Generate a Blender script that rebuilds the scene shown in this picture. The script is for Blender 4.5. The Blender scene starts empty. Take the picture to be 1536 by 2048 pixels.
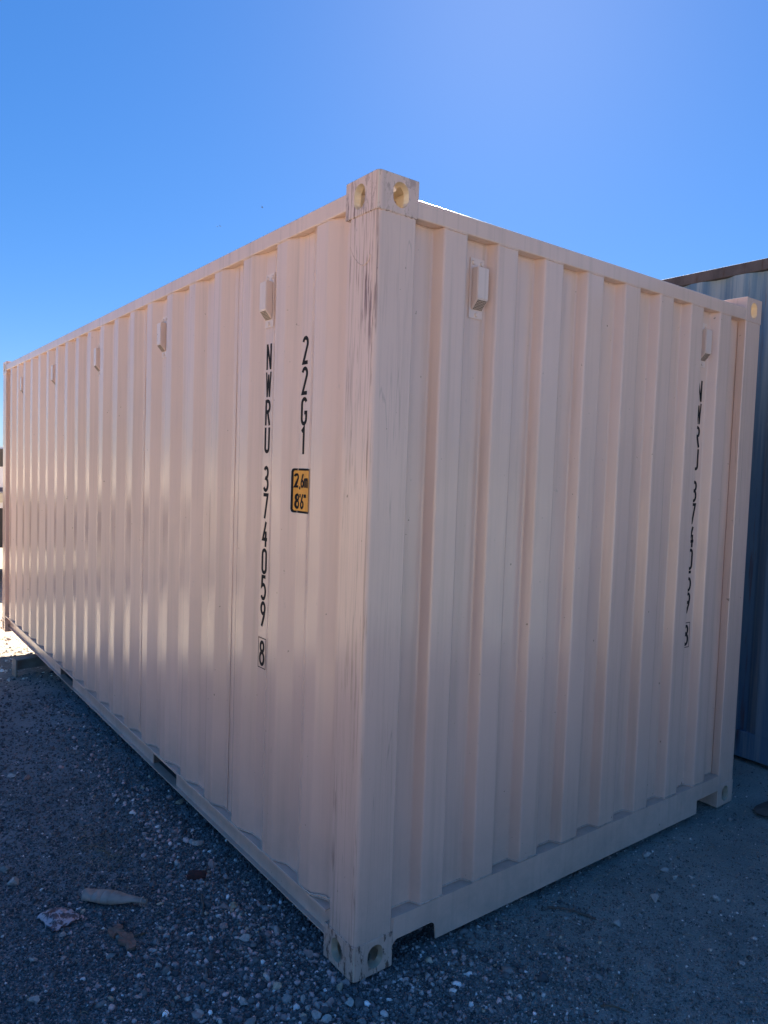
import bpy, bmesh, math, random
import numpy as np
from mathutils import Vector, Matrix, noise

S = bpy.context.scene
COL = S.collection
rnd = random.Random(7)
rng = np.random.default_rng(11)
R = math.radians

# ------------------------------------------------------------------ camera
cam_d = bpy.data.cameras.new('camera')
cam = bpy.data.objects.new('camera', cam_d)
COL.objects.link(cam)
S.camera = cam
yaw, pitch, roll = 0.65138, -0.054804, 0.0338096
fw = Vector((math.cos(pitch) * math.sin(yaw), math.cos(pitch) * math.cos(yaw), math.sin(pitch)))
rt0 = Vector((math.cos(yaw), -math.sin(yaw), 0))
up0 = rt0.cross(fw)
cr, sr = math.cos(roll), math.sin(roll)
rt = cr * rt0 + sr * up0
up = -sr * rt0 + cr * up0
m = Matrix((rt, up, -fw)).transposed().to_4x4()
m.translation = Vector((-1.34225, -1.84385, 1.66431))
cam.matrix_world = m
cam_d.sensor_fit = 'VERTICAL'
cam_d.sensor_height = 36.0
cam_d.lens = 1458.99 / 2048 * 36
cam_d.clip_end = 4000
cam_d.clip_start = 0.05

# ------------------------------------------------------------------ light
SKY_GAMMA, SKY_SAT, SKY_VAL, SKY_TINT = .58, 1.62, 1.42, (.56, .70, .96, 1)
SUN_EL, SUN_AZ = R(34.5), R(46.3)          # azimuth from +Y towards +X
w = bpy.data.worlds.new('World')
S.world = w
w.use_nodes = True
wn = w.node_tree
wn.nodes.clear()
wo = wn.nodes.new('ShaderNodeOutputWorld')
wb = wn.nodes.new('ShaderNodeBackground')
sky = wn.nodes.new('ShaderNodeTexSky')
sky.sky_type = 'NISHITA'
sky.sun_disc = False
sky.sun_elevation = SUN_EL
sky.sun_rotation = SUN_AZ
sky.altitude = 900
sky.air_density = 1.0
sky.dust_density = 0.22
sky.ozone_density = 4.0
wb.inputs[1].default_value = 0.0505
gm = wn.nodes.new('ShaderNodeGamma')
gm.inputs[1].default_value = SKY_GAMMA
hs = wn.nodes.new('ShaderNodeHueSaturation')
hs.inputs['Saturation'].default_value = SKY_SAT
hs.inputs['Value'].default_value = SKY_VAL
wn.links.new(sky.outputs[0], gm.inputs[0])
wn.links.new(gm.outputs[0], hs.inputs['Color'])
tn = wn.nodes.new('ShaderNodeMix')
tn.data_type, tn.blend_type = 'RGBA', 'MULTIPLY'
tn.inputs[0].default_value = 1.0
tn.inputs[7].default_value = SKY_TINT
wn.links.new(hs.outputs[0], tn.inputs[6])
wn.links.new(tn.outputs[2], wb.inputs[0])
wn.links.new(wb.outputs[0], wo.inputs[0])
sl = bpy.data.lights.new('sun', 'SUN')
sl.energy = 5.0
sl.angle = R(0.53)
sl.color = (1.0, 0.95, 0.86)
so = bpy.data.objects.new('sun', sl)
COL.objects.link(so)
sd = Vector((math.cos(SUN_EL) * math.sin(SUN_AZ), math.cos(SUN_EL) * math.cos(SUN_AZ), math.sin(SUN_EL)))
so.rotation_euler = sd.to_track_quat('Z', 'Y').to_euler()
S.view_settings.view_transform = 'Standard'
S.view_settings.look = 'None'
S.view_settings.exposure = 2.2
S.view_settings.gamma = 1
S.view_settings.use_curve_mapping = False
S.render.engine = 'CYCLES'
S.cycles.max_bounces = 8
S.cycles.diffuse_bounces = 5

# ------------------------------------------------------------------ node helpers
class NT:
    def __init__(s, name):
        s.m = bpy.data.materials.new(name)
        s.m.use_nodes = True
        s.t = s.m.node_tree
        s.b = s.t.nodes['Principled BSDF']
        s.pos = s.n('ShaderNodeNewGeometry').outputs['Position']
    def n(s, k, **a):
        x = s.t.nodes.new(k)
        for q, v in a.items():
            setattr(x, q, v)
        return x
    def l(s, a, b):
        s.t.links.new(a, b)
    def noise(s, scale, stretch=(1, 1, 1), detail=4, rough=.55, loc=(0, 0, 0), coord=None):
        mp = s.n('ShaderNodeMapping')
        mp.inputs['Scale'].default_value = stretch
        mp.inputs['Location'].default_value = loc
        s.l(coord or s.pos, mp.inputs[0])
        x = s.n('ShaderNodeTexNoise')
        x.inputs['Scale'].default_value = scale
        x.inputs['Detail'].default_value = detail
        x.inputs['Roughness'].default_value = rough
        s.l(mp.outputs[0], x.inputs['Vector'])
        return x.outputs[0]
    def ramp(s, v, stops, mode='LINEAR'):
        r = s.n('ShaderNodeValToRGB')
        r.color_ramp.interpolation = mode
        e = r.color_ramp.elements
        e[0].position, e[1].position = stops[0][0], stops[-1][0]
        def c(q):
            return (q, q, q, 1) if isinstance(q, (int, float)) else (*q, 1)
        e[0].color, e[1].color = c(stops[0][1]), c(stops[-1][1])
        for p, q in stops[1:-1]:
            x = e.new(p)
            x.color = c(q)
        s.l(v, r.inputs[0])
        return r.outputs[0]
    def mix(s, f, a, b, mode='MIX'):
        x = s.n('ShaderNodeMix', data_type='RGBA', blend_type=mode)
        for sock, v in ((x.inputs[0], f), (x.inputs[6], a), (x.inputs[7], b)):
            if isinstance(v, (int, float)):
                sock.default_value = v
            elif isinstance(v, tuple):
                sock.default_value = (*v, 1)
            else:
                s.l(v, sock)
        return x.outputs[2]
    def math(s, op, a, b=0.0, clamp=False):
        x = s.n('ShaderNodeMath', operation=op, use_clamp=clamp)
        for i, v in enumerate((a, b)):
            if isinstance(v, (int, float)):
                x.inputs[i].default_value = v
            else:
                s.l(v, x.inputs[i])
        return x.outputs[0]
    def bump(s, h, strength=.2, dist=.002, normal=None):
        x = s.n('ShaderNodeBump')
        x.inputs['Strength'].default_value = strength
        x.inputs['Distance'].default_value = dist
        s.l(h, x.inputs['Height'])
        if normal is not None:
            s.l(normal, x.inputs['Normal'])
        s.l(x.outputs[0], s.b.inputs['Normal'])
        return x.outputs[0]
    def set(s, col=None, rough=None, metal=None, spec=None):
        for k, v in (('Base Color', col), ('Roughness', rough), ('Metallic', metal), ('Specular IOR Level', spec)):
            if v is None:
                continue
            i = s.b.inputs[k]
            if isinstance(v, (int, float)):
                i.default_value = v
            elif isinstance(v, tuple):
                i.default_value = (*v, 1)
            else:
                s.l(v, i)

M = {}
PAINT = (0.74, 0.515, 0.41)
PAINT2 = (0.66, 0.455, 0.355)
DIRT = (0.20, 0.135, 0.10)
STEEL = (0.055, 0.030, 0.026)

def paint(name, scr=0.0, rust=0.0, streak=.35, col=PAINT, col2=PAINT2):
    t = NT(name)
    big = t.noise(1.3, (1, 1, .6), 5)
    c = t.mix(t.ramp(big, [(.35, 0), (.7, 1)]), col, col2)
    # faint run-down streaks of dust
    st = t.noise(26, (1, 1, .035), 4, .6)
    c = t.mix(t.math('MULTIPLY', t.ramp(st, [(.5, 0), (.8, 1)]), streak), c, (.40, .29, .22))
    sz = t.n('ShaderNodeSeparateXYZ')
    t.l(t.pos, sz.inputs[0])
    zr = t.math('DIVIDE', sz.outputs[2], 3.0)
    runs = t.math('MULTIPLY', t.ramp(t.noise(60, (1, 1, .012), 3, .55, (8, 8, 1)), [(.55, 0), (.70, 1)]), t.ramp(t.noise(1.7, (1, 1, .2), 3, .5, (6, 1, 1)), [(.48, 0), (.62, 1)]))
    runs = t.math('MULTIPLY', runs, t.ramp(zr, [(.45, 0), (.80, .9), (.86, 1)]))
    c = t.mix(t.math('MULTIPLY', runs, .22), c, (.27, .20, .16))
    foot = t.math('MULTIPLY', t.ramp(zr, [(.02, 1), (.16, 0)]), t.ramp(t.noise(7, detail=7, rough=.7, loc=(2, 8, 2)), [(.40, 0), (.68, 1)]))
    c = t.mix(t.math('MULTIPLY', foot, .5), c, (.40, .31, .25))
    scuff = t.math('MULTIPLY', t.ramp(t.noise(16, (1, 1, .25), 7, .75, (9, 5, 3)), [(.66, 0), (.69, 1)]), .55)
    c = t.mix(scuff, c, (.44, .33, .27))
    # small chips and specks
    sp = t.noise(55, (1, 1, .8), 2, .4, (3, 1, 7))
    c = t.mix(t.ramp(sp, [(.765, 0), (.80, .8)]), c, DIRT)
    h = t.noise(230, (1, 1, 1), 3)
    if scr > 0:
        # rubs run down the face that lies in the long side (x ~ 0); the other face has hairlines only
        sx = t.n('ShaderNodeSeparateXYZ')
        t.l(t.pos, sx.inputs[0])
        face = t.math('ADD', t.ramp(sx.outputs[0], [(.004, 1), (.016, 0)]), .10, True)
        edge = t.math('ADD', t.ramp(sx.outputs[1], [(.01, 1), (.06, 0)]), 0.0)
        high = t.ramp(t.math('DIVIDE', sx.outputs[2], 3.0), [(.05, .75), (.25, .25), (.55, .35), (.74, 1), (1, 1)])
        amt = t.math('MULTIPLY', face, t.math('MAXIMUM', high, t.math('MULTIPLY', edge, .9)))
        a = t.noise(85, (1, 1, .035), 6, .62, (5, 2, 0))
        b = t.noise(5, (1.2, 1.2, .5), 4, .6, (9, 0, 3))
        lvl = t.math('MULTIPLY', t.ramp(a, [(.545, 0), (.575, 1)]), t.ramp(b, [(.44, 0), (.56, 1)]))
        c = t.mix(t.math('MULTIPLY', t.math('MULTIPLY', lvl, amt), scr), c, (.15, .062, .042))
        a2 = t.noise(150, (1, 1, .018), 3, .5, (1, 7, 0))
        c = t.mix(t.math('MULTIPLY', t.math('MULTIPLY', t.ramp(a2, [(.56, 0), (.62, 1)]), amt), scr * .6), c, (.26, .155, .12))
        # fine hairline cracks on every face
        a3 = t.noise(28, (1, 1, .02), 2, .3, (4, 4, 4))
        line = t.math('SUBTRACT', 1.0, t.math('MULTIPLY', t.math('ABSOLUTE', t.math('SUBTRACT', a3, .5)), 160), True)
        c = t.mix(t.math('MULTIPLY', line, .26), c, (.13, .10, .10))
    if rust > 0:
        a = t.noise(38, (1, 1, .35), 8, .72, (2, 4, 1))
        c = t.mix(t.math('MULTIPLY', t.ramp(a, [(.525, 0), (.56, 1)]), rust * .9), c, (.085, .042, .030))
        a3 = t.noise(9, (1, 1, .35), 4, .6, (7, 7, 7))
        c = t.mix(t.math('MULTIPLY', t.ramp(a3, [(.45, 0), (.72, 1)]), rust * .55), c, (.30, .205, .16))
    t.set(c, t.ramp(t.noise(6), [(.3, .17), (.7, .27)]), spec=.6)
    wv = t.noise(7, (1, 1, .35), 2, .5)
    b1 = t.bump(wv, .5, .006)
    t.bump(h, .10, .0006, b1)
    return t.m

M['paint'] = paint('tan_container_paint')
M['paint_post'] = paint('tan_paint_scratched', scr=.8, streak=.2)
M['paint_endpost'] = paint('tan_paint_lightly_scratched', scr=.4, streak=.3)
M['paint_cast'] = paint('tan_paint_rubbed_to_rust', scr=.7, rust=.9)
M['paint_cast_top'] = paint('tan_paint_rubbed', scr=.8, rust=.35)
M['paint_clean'] = paint('tan_plastic_paint', streak=.1, col=(.74, .56, .47), col2=(.70, .52, .43))
M['bead'] = paint('tan_sealant_bead', streak=.2, rust=.25, col=(.66, .53, .44), col2=(.5, .38, .30))
M['cream'] = paint('cream_primer_inside', streak=.1, col=(.66, .54, .40), col2=(.62, .50, .36))

def simple(name, col, col2=None, rough=.6, scale=8, stretch=(1, 1, 1), bump=.2, bdist=.002, metal=0.0, spec=.4, bscale=60):
    t = NT(name)
    col2 = col2 or tuple(x * .7 for x in col)
    c = t.mix(t.ramp(t.noise(scale, stretch, 5), [(.35, 0), (.65, 1)]), col, col2)
    t.set(c, rough, metal, spec)
    t.bump(t.noise(bscale, stretch, 4), bump, bdist)
    return t.m

M['ink'] = simple('black_vinyl_lettering', (.008, .007, .008), (.014, .012, .014), .65, 30, bump=.05, spec=.15)
M['orange'] = simple('orange_vinyl', (.80, .36, .06), (.72, .31, .05), .5, 30, bump=.05, spec=.2)
M['white_vinyl'] = simple('pale_vinyl_edge', (.66, .58, .50), (.6, .5, .44), .5, 30, bump=.05)
M['hole'] = simple('dark_mesh_hole', (.06, .04, .033), (.04, .03, .025), .8, 30)
M['floor_under'] = simple('undercoated_steel', (.05, .045, .04), (.03, .028, .026), .8, 5)
M['pocket'] = simple('dark_pocket_steel', (.16, .13, .11), (.09, .075, .065), .8, 9)  # fork pocket plates, coloured darker than the body paint
M['rubber'] = simple('black_rubber', (.02, .02, .02), (.03, .03, .03), .7, 20)
M['glass_dark'] = simple('dark_cab_glass', (.02, .03, .035), (.02, .03, .035), .08, 2, bump=0)
M['white_paint'] = simple('white_truck_paint', (.78, .78, .78), (.72, .72, .72), .3, 2, bump=.02)
M['cream_paint'] = simple('cream_truck_trim', (.62, .55, .38), (.6, .5, .35), .4, 4, bump=.02)
M['blue_trim'] = simple('dark_blue_trim', (.02, .03, .08), (.02, .03, .08), .4, 4, bump=.02)
M['chassis'] = simple('black_chassis', (.02, .02, .022), (.03, .028, .026), .6, 6)
M['chrome'] = simple('wheel_steel', (.6, .6, .6), (.4, .4, .4), .3, 6, metal=.9)
M['bird'] = simple('dark_feathers', (.03, .03, .035), (.05, .05, .055), .7, 30)
M['wood'] = simple('weathered_stick', (.22, .15, .10), (.12, .08, .055), .85, 30, (1, 1, 4))
M['grey_wood'] = simple('grey_twig', (.15, .12, .10), (.09, .07, .06), .85, 30)
M['card'] = simple('brown_cardboard', (.29, .17, .125), (.20, .115, .085), .85, 60)
M['brick'] = simple('dark_red_brick', (.085, .033, .03), (.055, .025, .022), .9, 40, bump=.5)
M['lump'] = simple('grey_rock', (.15, .13, .115), (.085, .075, .07), .9, 14, bump=.8, bdist=.01, bscale=25)
M['straw'] = simple('dry_grass', (.34, .27, .18), (.22, .16, .10), .85, 20)
M['pale_chip'] = simple('pale_chip', (.6, .55, .5), (.5, .45, .4), .8, 50)
M['support'] = simple('bare_painted_steel', (.42, .33, .26), (.30, .22, .17), .6, 12)

def wrapper_mat():
    t = NT('torn_foil_wrapper')
    a = t.noise(32, (1, 1, 1), 6, .7)
    c = t.mix(t.ramp(a, [(.48, 0), (.54, 1)]), (.56, .44, .44), (.13, .085, .085))
    t.set(c, .42, .15)
    t.bump(t.noise(60, detail=5), .5, .003)
    return t.m
M['wrapper'] = wrapper_mat()

def bottle_mat():
    t = NT('cloudy_plastic_bottle')
    c = t.mix(t.ramp(t.noise(22, detail=5), [(.4, 0), (.65, 1)]), (.56, .46, .39), (.34, .27, .23))
    t.set(c, .33, spec=.6)
    t.b.inputs['Transmission Weight'].default_value = .35
    t.b.inputs['IOR'].default_value = 1.25
    t.bump(t.noise(90, detail=3), .3, .001)
    return t.m
M['bottle'] = bottle_mat()
M['bottle_ring'] = simple('pale_bottle_ring', (.6, .5, .42), (.5, .4, .34), .5, 30)

def blue_mat():
    t = NT('faded_blue_container_paint')
    c = t.mix(t.ramp(t.noise(1.6, (1, 1, .25), 6, .6), [(.35, 0), (.68, 1)]), (.05, .12, .22), (.13, .21, .27))
    c = t.mix(t.math('MULTIPLY', t.ramp(t.noise(13, (1, 1, .03), 5, .65), [(.46, 0), (.60, 1)]), .8), c, (.24, .30, .33))
    c = t.mix(t.math('MULTIPLY', t.ramp(t.noise(12, (1, 1, .06), 6, .7, (4, 4, 0)), [(.6, 0), (.7, 1)]), .8), c, (.10, .05, .035))
    c = t.mix(t.ramp(t.noise(24, detail=7, rough=.75), [(.69, 0), (.72, 1)]), c, (.07, .035, .025))
    t.set(c, .6, spec=.3)
    t.bump(t.noise(40, detail=4), .3, .002)
    return t.m
M['blue'] = blue_mat()

def rail_mat():
    t = NT('rust_worn_rail')
    c = t.mix(t.ramp(t.noise(5, (1, 1, .6), 7, .7), [(.38, 0), (.62, 1)]), (.085, .075, .078), (.045, .042, .046))
    c = t.mix(t.math('MULTIPLY', t.ramp(t.noise(22, (1, 1, .2), 6, .7, (3, 3, 3)), [(.52, 0), (.64, 1)]), .8), c, (.05, .03, .025))
    t.set(c, .7, spec=.3)
    t.bump(t.noise(50, detail=6), .5, .003)
    return t.m
M['rust_rail'] = rail_mat()

def ground_mat():
    t = NT('gravel_ground')
    x = t.n('ShaderNodeSeparateXYZ')
    t.l(t.pos, x.inputs[0])
    a = t.noise(2.2, detail=6, rough=.62)
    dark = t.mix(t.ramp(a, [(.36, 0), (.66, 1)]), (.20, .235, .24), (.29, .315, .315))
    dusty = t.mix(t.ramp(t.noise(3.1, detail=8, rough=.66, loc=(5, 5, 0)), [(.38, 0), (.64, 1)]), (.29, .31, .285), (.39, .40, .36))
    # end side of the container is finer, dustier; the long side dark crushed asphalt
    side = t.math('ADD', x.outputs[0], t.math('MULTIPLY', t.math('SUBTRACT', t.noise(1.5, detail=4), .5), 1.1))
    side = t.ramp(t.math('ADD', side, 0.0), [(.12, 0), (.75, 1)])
    side = t.math('MULTIPLY', side, t.ramp(t.math('DIVIDE', x.outputs[1], -20.0), [(.08, 1), (.14, 0)]))  # dusty tone stops out front; darker colour there cuts bounce onto the end wall
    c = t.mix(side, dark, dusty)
    # pale gravel past the far end; left yard coloured pale to bounce sunlight
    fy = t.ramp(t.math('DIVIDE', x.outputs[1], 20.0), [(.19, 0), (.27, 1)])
    fx = t.ramp(t.math('DIVIDE', x.outputs[0], -20.0), [(.075, 0), (.125, 1)])  # pale from about the shadow edge outward, colour set to light the walls
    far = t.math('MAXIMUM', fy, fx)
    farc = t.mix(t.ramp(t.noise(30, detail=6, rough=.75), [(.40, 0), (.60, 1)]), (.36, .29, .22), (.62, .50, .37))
    fine = t.noise(150, detail=5, rough=.7)
    c = t.mix(.55, c, t.ramp(fine, [(.3, .25), (.72, 1.0)]), 'MULTIPLY')
    c = t.mix(.75, c, t.mix(1.0, c, (1.6, 1.6, 1.6), 'MULTIPLY'))
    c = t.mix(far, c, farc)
    # scattered pale grit too small to model
    v = t.n('ShaderNodeTexVoronoi', feature='F1')
    v.inputs['Scale'].default_value = 95
    t.l(t.pos, v.inputs['Vector'])
    sel = t.n('ShaderNodeSeparateColor')
    t.l(v.outputs['Color'], sel.inputs[0])
    grit = t.math('MULTIPLY', t.ramp(v.outputs['Distance'], [(.16, 1), (.26, 0)]), t.ramp(sel.outputs[0], [(.84, 0), (.88, 1)]))
    c = t.mix(grit, c, (.34, .31, .28))
    t.set(c, .92, spec=.25)
    v2 = t.n('ShaderNodeTexVoronoi', feature='F1')
    v2.inputs['Scale'].default_value = 120
    t.l(t.pos, v2.inputs['Vector'])
    hh = t.math('ADD', t.math('MULTIPLY', t.math('SUBTRACT', 1.0, v2.outputs['Distance']), .6), t.noise(330, detail=4, rough=.7))
    b1 = t.bump(t.noise(45, detail=5, rough=.65), 1.0, .016)
    t.bump(hh, 1.0, .006, b1)
    return t.m
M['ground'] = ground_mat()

def stone_mat():
    t = NT('crushed_stone')
    at = t.n('ShaderNodeAttribute', attribute_name='tint', attribute_type='GEOMETRY')
    c = t.mix(.6, at.outputs['Color'], t.ramp(t.noise(90, detail=5, rough=.7), [(.3, .45), (.7, 1.3)]), 'MULTIPLY')
    t.set(c, .9, spec=.25)
    t.bump(t.noise(260, detail=4), .6, .002)
    return t.m
M['stone'] = stone_mat()

# ------------------------------------------------------------------ mesh helpers
def link(name, me, mat=None, parent=None, **props):
    o = bpy.data.objects.new(name, me)
    COL.objects.link(o)
    if mat is not None and me is not None and not me.materials:
        me.materials.append(mat)
    if parent is not None:
        o.parent = parent
        o.matrix_parent_inverse = Matrix.Translation(parent.location).inverted() if parent.parent is None else parent.matrix_parent_inverse
    for k, v in props.items():
        o[k] = v
    return o

def fin(name, bm, mat, parent=None, smooth=None, **props):
    bmesh.ops.recalc_face_normals(bm, faces=bm.faces)
    me = bpy.data.meshes.new(name)
    bm.to_mesh(me)
    bm.free()
    if smooth:
        for p in me.polygons:
            p.use_smooth = True
        me.set_sharp_from_angle(angle=R(smooth))
    return link(name, me, M[mat] if isinstance(mat, str) else mat, parent, **props)

def pydata(name, v, f, mat, parent=None, smooth=None, **props):
    me = bpy.data.meshes.new(name)
    me.from_pydata([tuple(q) for q in v], [], f)
    me.update()
    if smooth:
        for p in me.polygons:
            p.use_smooth = True
        me.set_sharp_from_angle(angle=R(smooth))
    return link(name, me, M[mat] if isinstance(mat, str) else mat, parent, **props)

def thing(name, loc, label, cat, group=None):
    o = bpy.data.objects.new(name, None)
    COL.objects.link(o)
    o.location = loc
    o.empty_display_size = .1
    o['label'], o['category'] = label, cat
    if group:
        o['group'] = group
    return o

def tagm(o, label, cat, group=None):
    o['label'], o['category'] = label, cat
    if group:
        o['group'] = group
    return o

def box(bm, x0, x1, y0, y1, z0, z1, bev=0.0, seg=2):
    vs = [bm.verts.new(p) for p in ((x0, y0, z0), (x1, y0, z0), (x1, y1, z0), (x0, y1, z0), (x0, y0, z1), (x1, y0, z1), (x1, y1, z1), (x0, y1, z1))]
    fs = [bm.faces.new([vs[i] for i in q]) for q in ((0, 3, 2, 1), (4, 5, 6, 7), (0, 1, 5, 4), (1, 2, 6, 5), (2, 3, 7, 6), (3, 0, 4, 7))]
    if bev > 0:
        es = list({e for f in fs for e in f.edges})
        bmesh.ops.bevel(bm, geom=es, offset=bev, segments=seg, affect='EDGES', profile=.5)

def boxo(name, b, mat, parent=None, bev=0.003, seg=2, **props):
    bm = bmesh.new()
    box(bm, *b, bev=bev, seg=seg)
    return fin(name, bm, mat, parent, **props)

def extrude_poly(pts, axis, a, b):
    """pts: 2D outline; extruded along axis from a to b -> bmesh"""
    bm = bmesh.new()
    def P(p, t):
        return {'x': (t, p[0], p[1]), 'y': (p[0], t, p[1]), 'z': (p[0], p[1], t)}[axis]
    A = [bm.verts.new(P(p, a)) for p in pts]
    B = [bm.verts.new(P(p, b)) for p in pts]
    n = len(pts)
    bm.faces.new(A)
    bm.faces.new(B[::-1])
    for i in range(n):
        bm.faces.new((A[i], B[i], B[(i + 1) % n], A[(i + 1) % n]))
    return bm

def tube_bm(bm, pts, rads, n=6):
    rings = []
    for i, p in enumerate(pts):
        p = Vector(p)
        d = (Vector(pts[min(i + 1, len(pts) - 1)]) - Vector(pts[max(i - 1, 0)])).normalized()
        a = d.cross(Vector((.13, .31, .94)))
        if a.length < 1e-3:
            a = d.cross(Vector((1, 0, 0)))
        a.normalize()
        b = d.cross(a)
        r = rads[i] if hasattr(rads, '__len__') else rads
        rings.append([bm.verts.new(p + r * (math.cos(6.2832 * k / n) * a + math.sin(6.2832 * k / n) * b)) for k in range(n)])
    for i in range(len(rings) - 1):
        for k in range(n):
            bm.faces.new((rings[i][k], rings[i][(k + 1) % n], rings[i + 1][(k + 1) % n], rings[i + 1][k]))
    bm.faces.new(rings[0][::-1])
    bm.faces.new(rings[-1])

def mirrored(me, sx, sy, tx, ty, sz=1, tz=0):
    bm = bmesh.new()
    bm.from_mesh(me)
    for v in bm.verts:
        v.co = Vector((v.co.x * sx + tx, v.co.y * sy + ty, v.co.z * sz + tz))
    if sx * sy * sz < 0:
        bmesh.ops.reverse_faces(bm, faces=bm.faces)
    return bm

# ------------------------------------------------------------------ ground
def sst(a, b, x):
    t = max(0.0, min(1.0, (x - a) / (b - a)))
    return t * t * (3 - 2 * t)

def gh(x, y):
    z = -.20 * sst(3.2, 5.2, y)
    z += .055 * sst(2.2, 2.85, x) * (1 - sst(3, 6, y))
    f = 1 - sst(6, 14, math.hypot(x, y))
    z += (.014 * noise.noise(Vector((x * 1.1, y * 1.1, 3.3))) + .008 * noise.noise(Vector((x * 4, y * 4, 8)))) * (.35 + .65 * min(1.0, math.hypot(x, y) / .6))
    z += .03 * noise.noise(Vector((x * .9, y * .9, 1.7))) * sst(4.0, 5.0, y) * f
    # loose stones banked up along the long side of the container
    z += .010 * math.exp(-((x + .12) / .13) ** 2) * sst(.25, .6, y) * (1 - sst(2.5, 4, y))
    z -= .012
    return z

def axis_pts(c0, c1, step, far):
    mid = list(np.arange(c0, c1, step))
    s, p, hi = step, c1, []
    while p < far:
        hi.append(p)
        s *= 1.16
        p += s
    s, p, lo = step, c0, []
    while p > -far:
        s *= 1.16
        p -= s
        lo.append(p)
    return lo[::-1] + mid + hi

def build_ground():
    xs = axis_pts(-1.6, 2.7, .022, 900)
    ys = axis_pts(-1.4, 2.4, .022, 900)
    v = []
    for y in ys:
        for x in xs:
            z = gh(x, y)
            if abs(x) < 4 and abs(y) < 7:
                z += .0035 * noise.noise(Vector((x * 17, y * 17, 0))) + .0022 * noise.noise(Vector((x * 37, y * 37, 5)))
            v.append((x, y, z))
    nx = len(xs)
    f = [(j * nx + i, j * nx + i + 1, (j + 1) * nx + i + 1, (j + 1) * nx + i) for j in range(len(ys) - 1) for i in range(nx - 1)]
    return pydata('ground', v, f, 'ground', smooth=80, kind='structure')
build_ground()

# ------------------------------------------------------------------ tan container
L, W, H = 6.058, 2.438, 2.591
T = thing('shipping_container', (0, 0, 0), 'tan twenty foot steel shipping container with corrugated walls, seen corner-on', 'shipping container')

# --- corner castings (hollow, with their oval apertures)
def obround(w_, h_, n=14):
    pts = []
    r = w_ / 2
    for k in range(n + 1):
        a = math.pi * k / n
        pts.append((r * math.cos(a), (h_ / 2 - r) + r * math.sin(a)))
    for k in range(n + 1):
        a = math.pi + math.pi * k / n
        pts.append((r * math.cos(a), -(h_ / 2 - r) + r * math.sin(a)))
    return pts

def casting_mesh(name):
    bm = bmesh.new()
    box(bm, 0, .162, 0, .178, -.118, 0)
    e = [q for q in bm.edges if all(abs(v.co.x) < 1e-5 and abs(v.co.y) < 1e-5 for v in q.verts)]
    bmesh.ops.bevel(bm, geom=e, offset=.017, segments=9, affect='EDGES', profile=.5)
    e = [q for q in bm.edges if q.calc_face_angle(0) > .8]
    bmesh.ops.bevel(bm, geom=e, offset=.003, segments=2, affect='EDGES', profile=.5)
    me = bpy.data.meshes.new(name)
    bm.to_mesh(me); bm.free()
    body = bpy.data.objects.new('casting_tmp', me)
    COL.objects.link(body)
    cut = []
    def cutter(bm):
        bmesh.ops.recalc_face_normals(bm, faces=bm.faces)
        c = bpy.data.meshes.new('cut'); bm.to_mesh(c); bm.free()
        o = bpy.data.objects.new('cut', c); COL.objects.link(o); cut.append(o)
        md = body.modifiers.new('b', 'BOOLEAN'); md.object = o; md.operation = 'DIFFERENCE'; md.solver = 'EXACT'
    bm = bmesh.new(); box(bm, .026, .150, .026, .160, -.095, -.024); cutter(bm)
    cutter(extrude_poly([(.089 + p[0], -.060 + p[1]) for p in obround(.062, .079)], 'y', -.02, .05))
    cutter(extrude_poly([(.100 + p[0], -.060 + p[1]) for p in obround(.060, .079)], 'x', -.02, .05))
    cutter(extrude_poly([(.085 + p[0], .100 + p[1]) for p in obround(.064, .118)], 'z', -.05, .02))
    dg = bpy.context.evaluated_depsgraph_get()
    res = bpy.data.meshes.new_from_object(body.evaluated_get(dg))
    for o in cut + [body]:
        c = o.data
        bpy.data.objects.remove(o)
        bpy.data.meshes.remove(c)
    res.name = name
    for p in res.polygons:
        c = p.center
        if c.x > .0045 and c.y > .0045 and c.z < -.0045 and c.x < .1575 and c.y < .1735 and c.z > -.1135:
            p.material_index = 1
    return res

cast = casting_mesh('corner_casting')
for (sx, tx) in ((1, 0), (-1, W)):
    for (sy, ty) in ((1, 0), (-1, L)):
        for top in (True, False):
            bm = mirrored(cast, sx, sy, tx, ty, 1 if top else -1, H if top else 0)
            near = (tx == 0 and ty == 0)
            mat = 'paint_cast_top' if top and near else ('paint_cast' if near or (not top and tx == 0) else 'paint_endpost')
            o = fin('corner_casting', bm, mat, T)
            o.data.materials.append(M['cream'])
            if near and not top:
                o['label'] = 'bottom corner casting rubbed through to rust'
bpy.data.meshes.remove(cast)

# --- corner posts
for (sx, tx) in ((1, 0), (-1, W)):
    for (sy, ty) in ((1, 0), (-1, L)):
        pts = [(.0195 - .017 * math.cos(R(9 * q)), .0195 - .017 * math.sin(R(9 * q))) for q in range(11)] + [(.152, .0025), (.156, .0060), (.156, .040), (.148, .052), (.060, .060), (.052, .140), (.044, .152), (.0060, .152), (.0025, .148)]
        bm = extrude_poly([(p[0] * sx + tx, p[1] * sy + ty) for p in pts], 'z', .118, H - .118)
        fin('corner_post', bm, 'paint_post' if tx == 0 else 'paint_endpost', T)

# --- corrugation profiles: list of (s, depth) with small bends
def wob(s, z):
    return .0020 * noise.noise(Vector((s * 2.3, z * 1.7, 6))) + .0007 * noise.noise(Vector((s * 7, z * 4, 1)))

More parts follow.
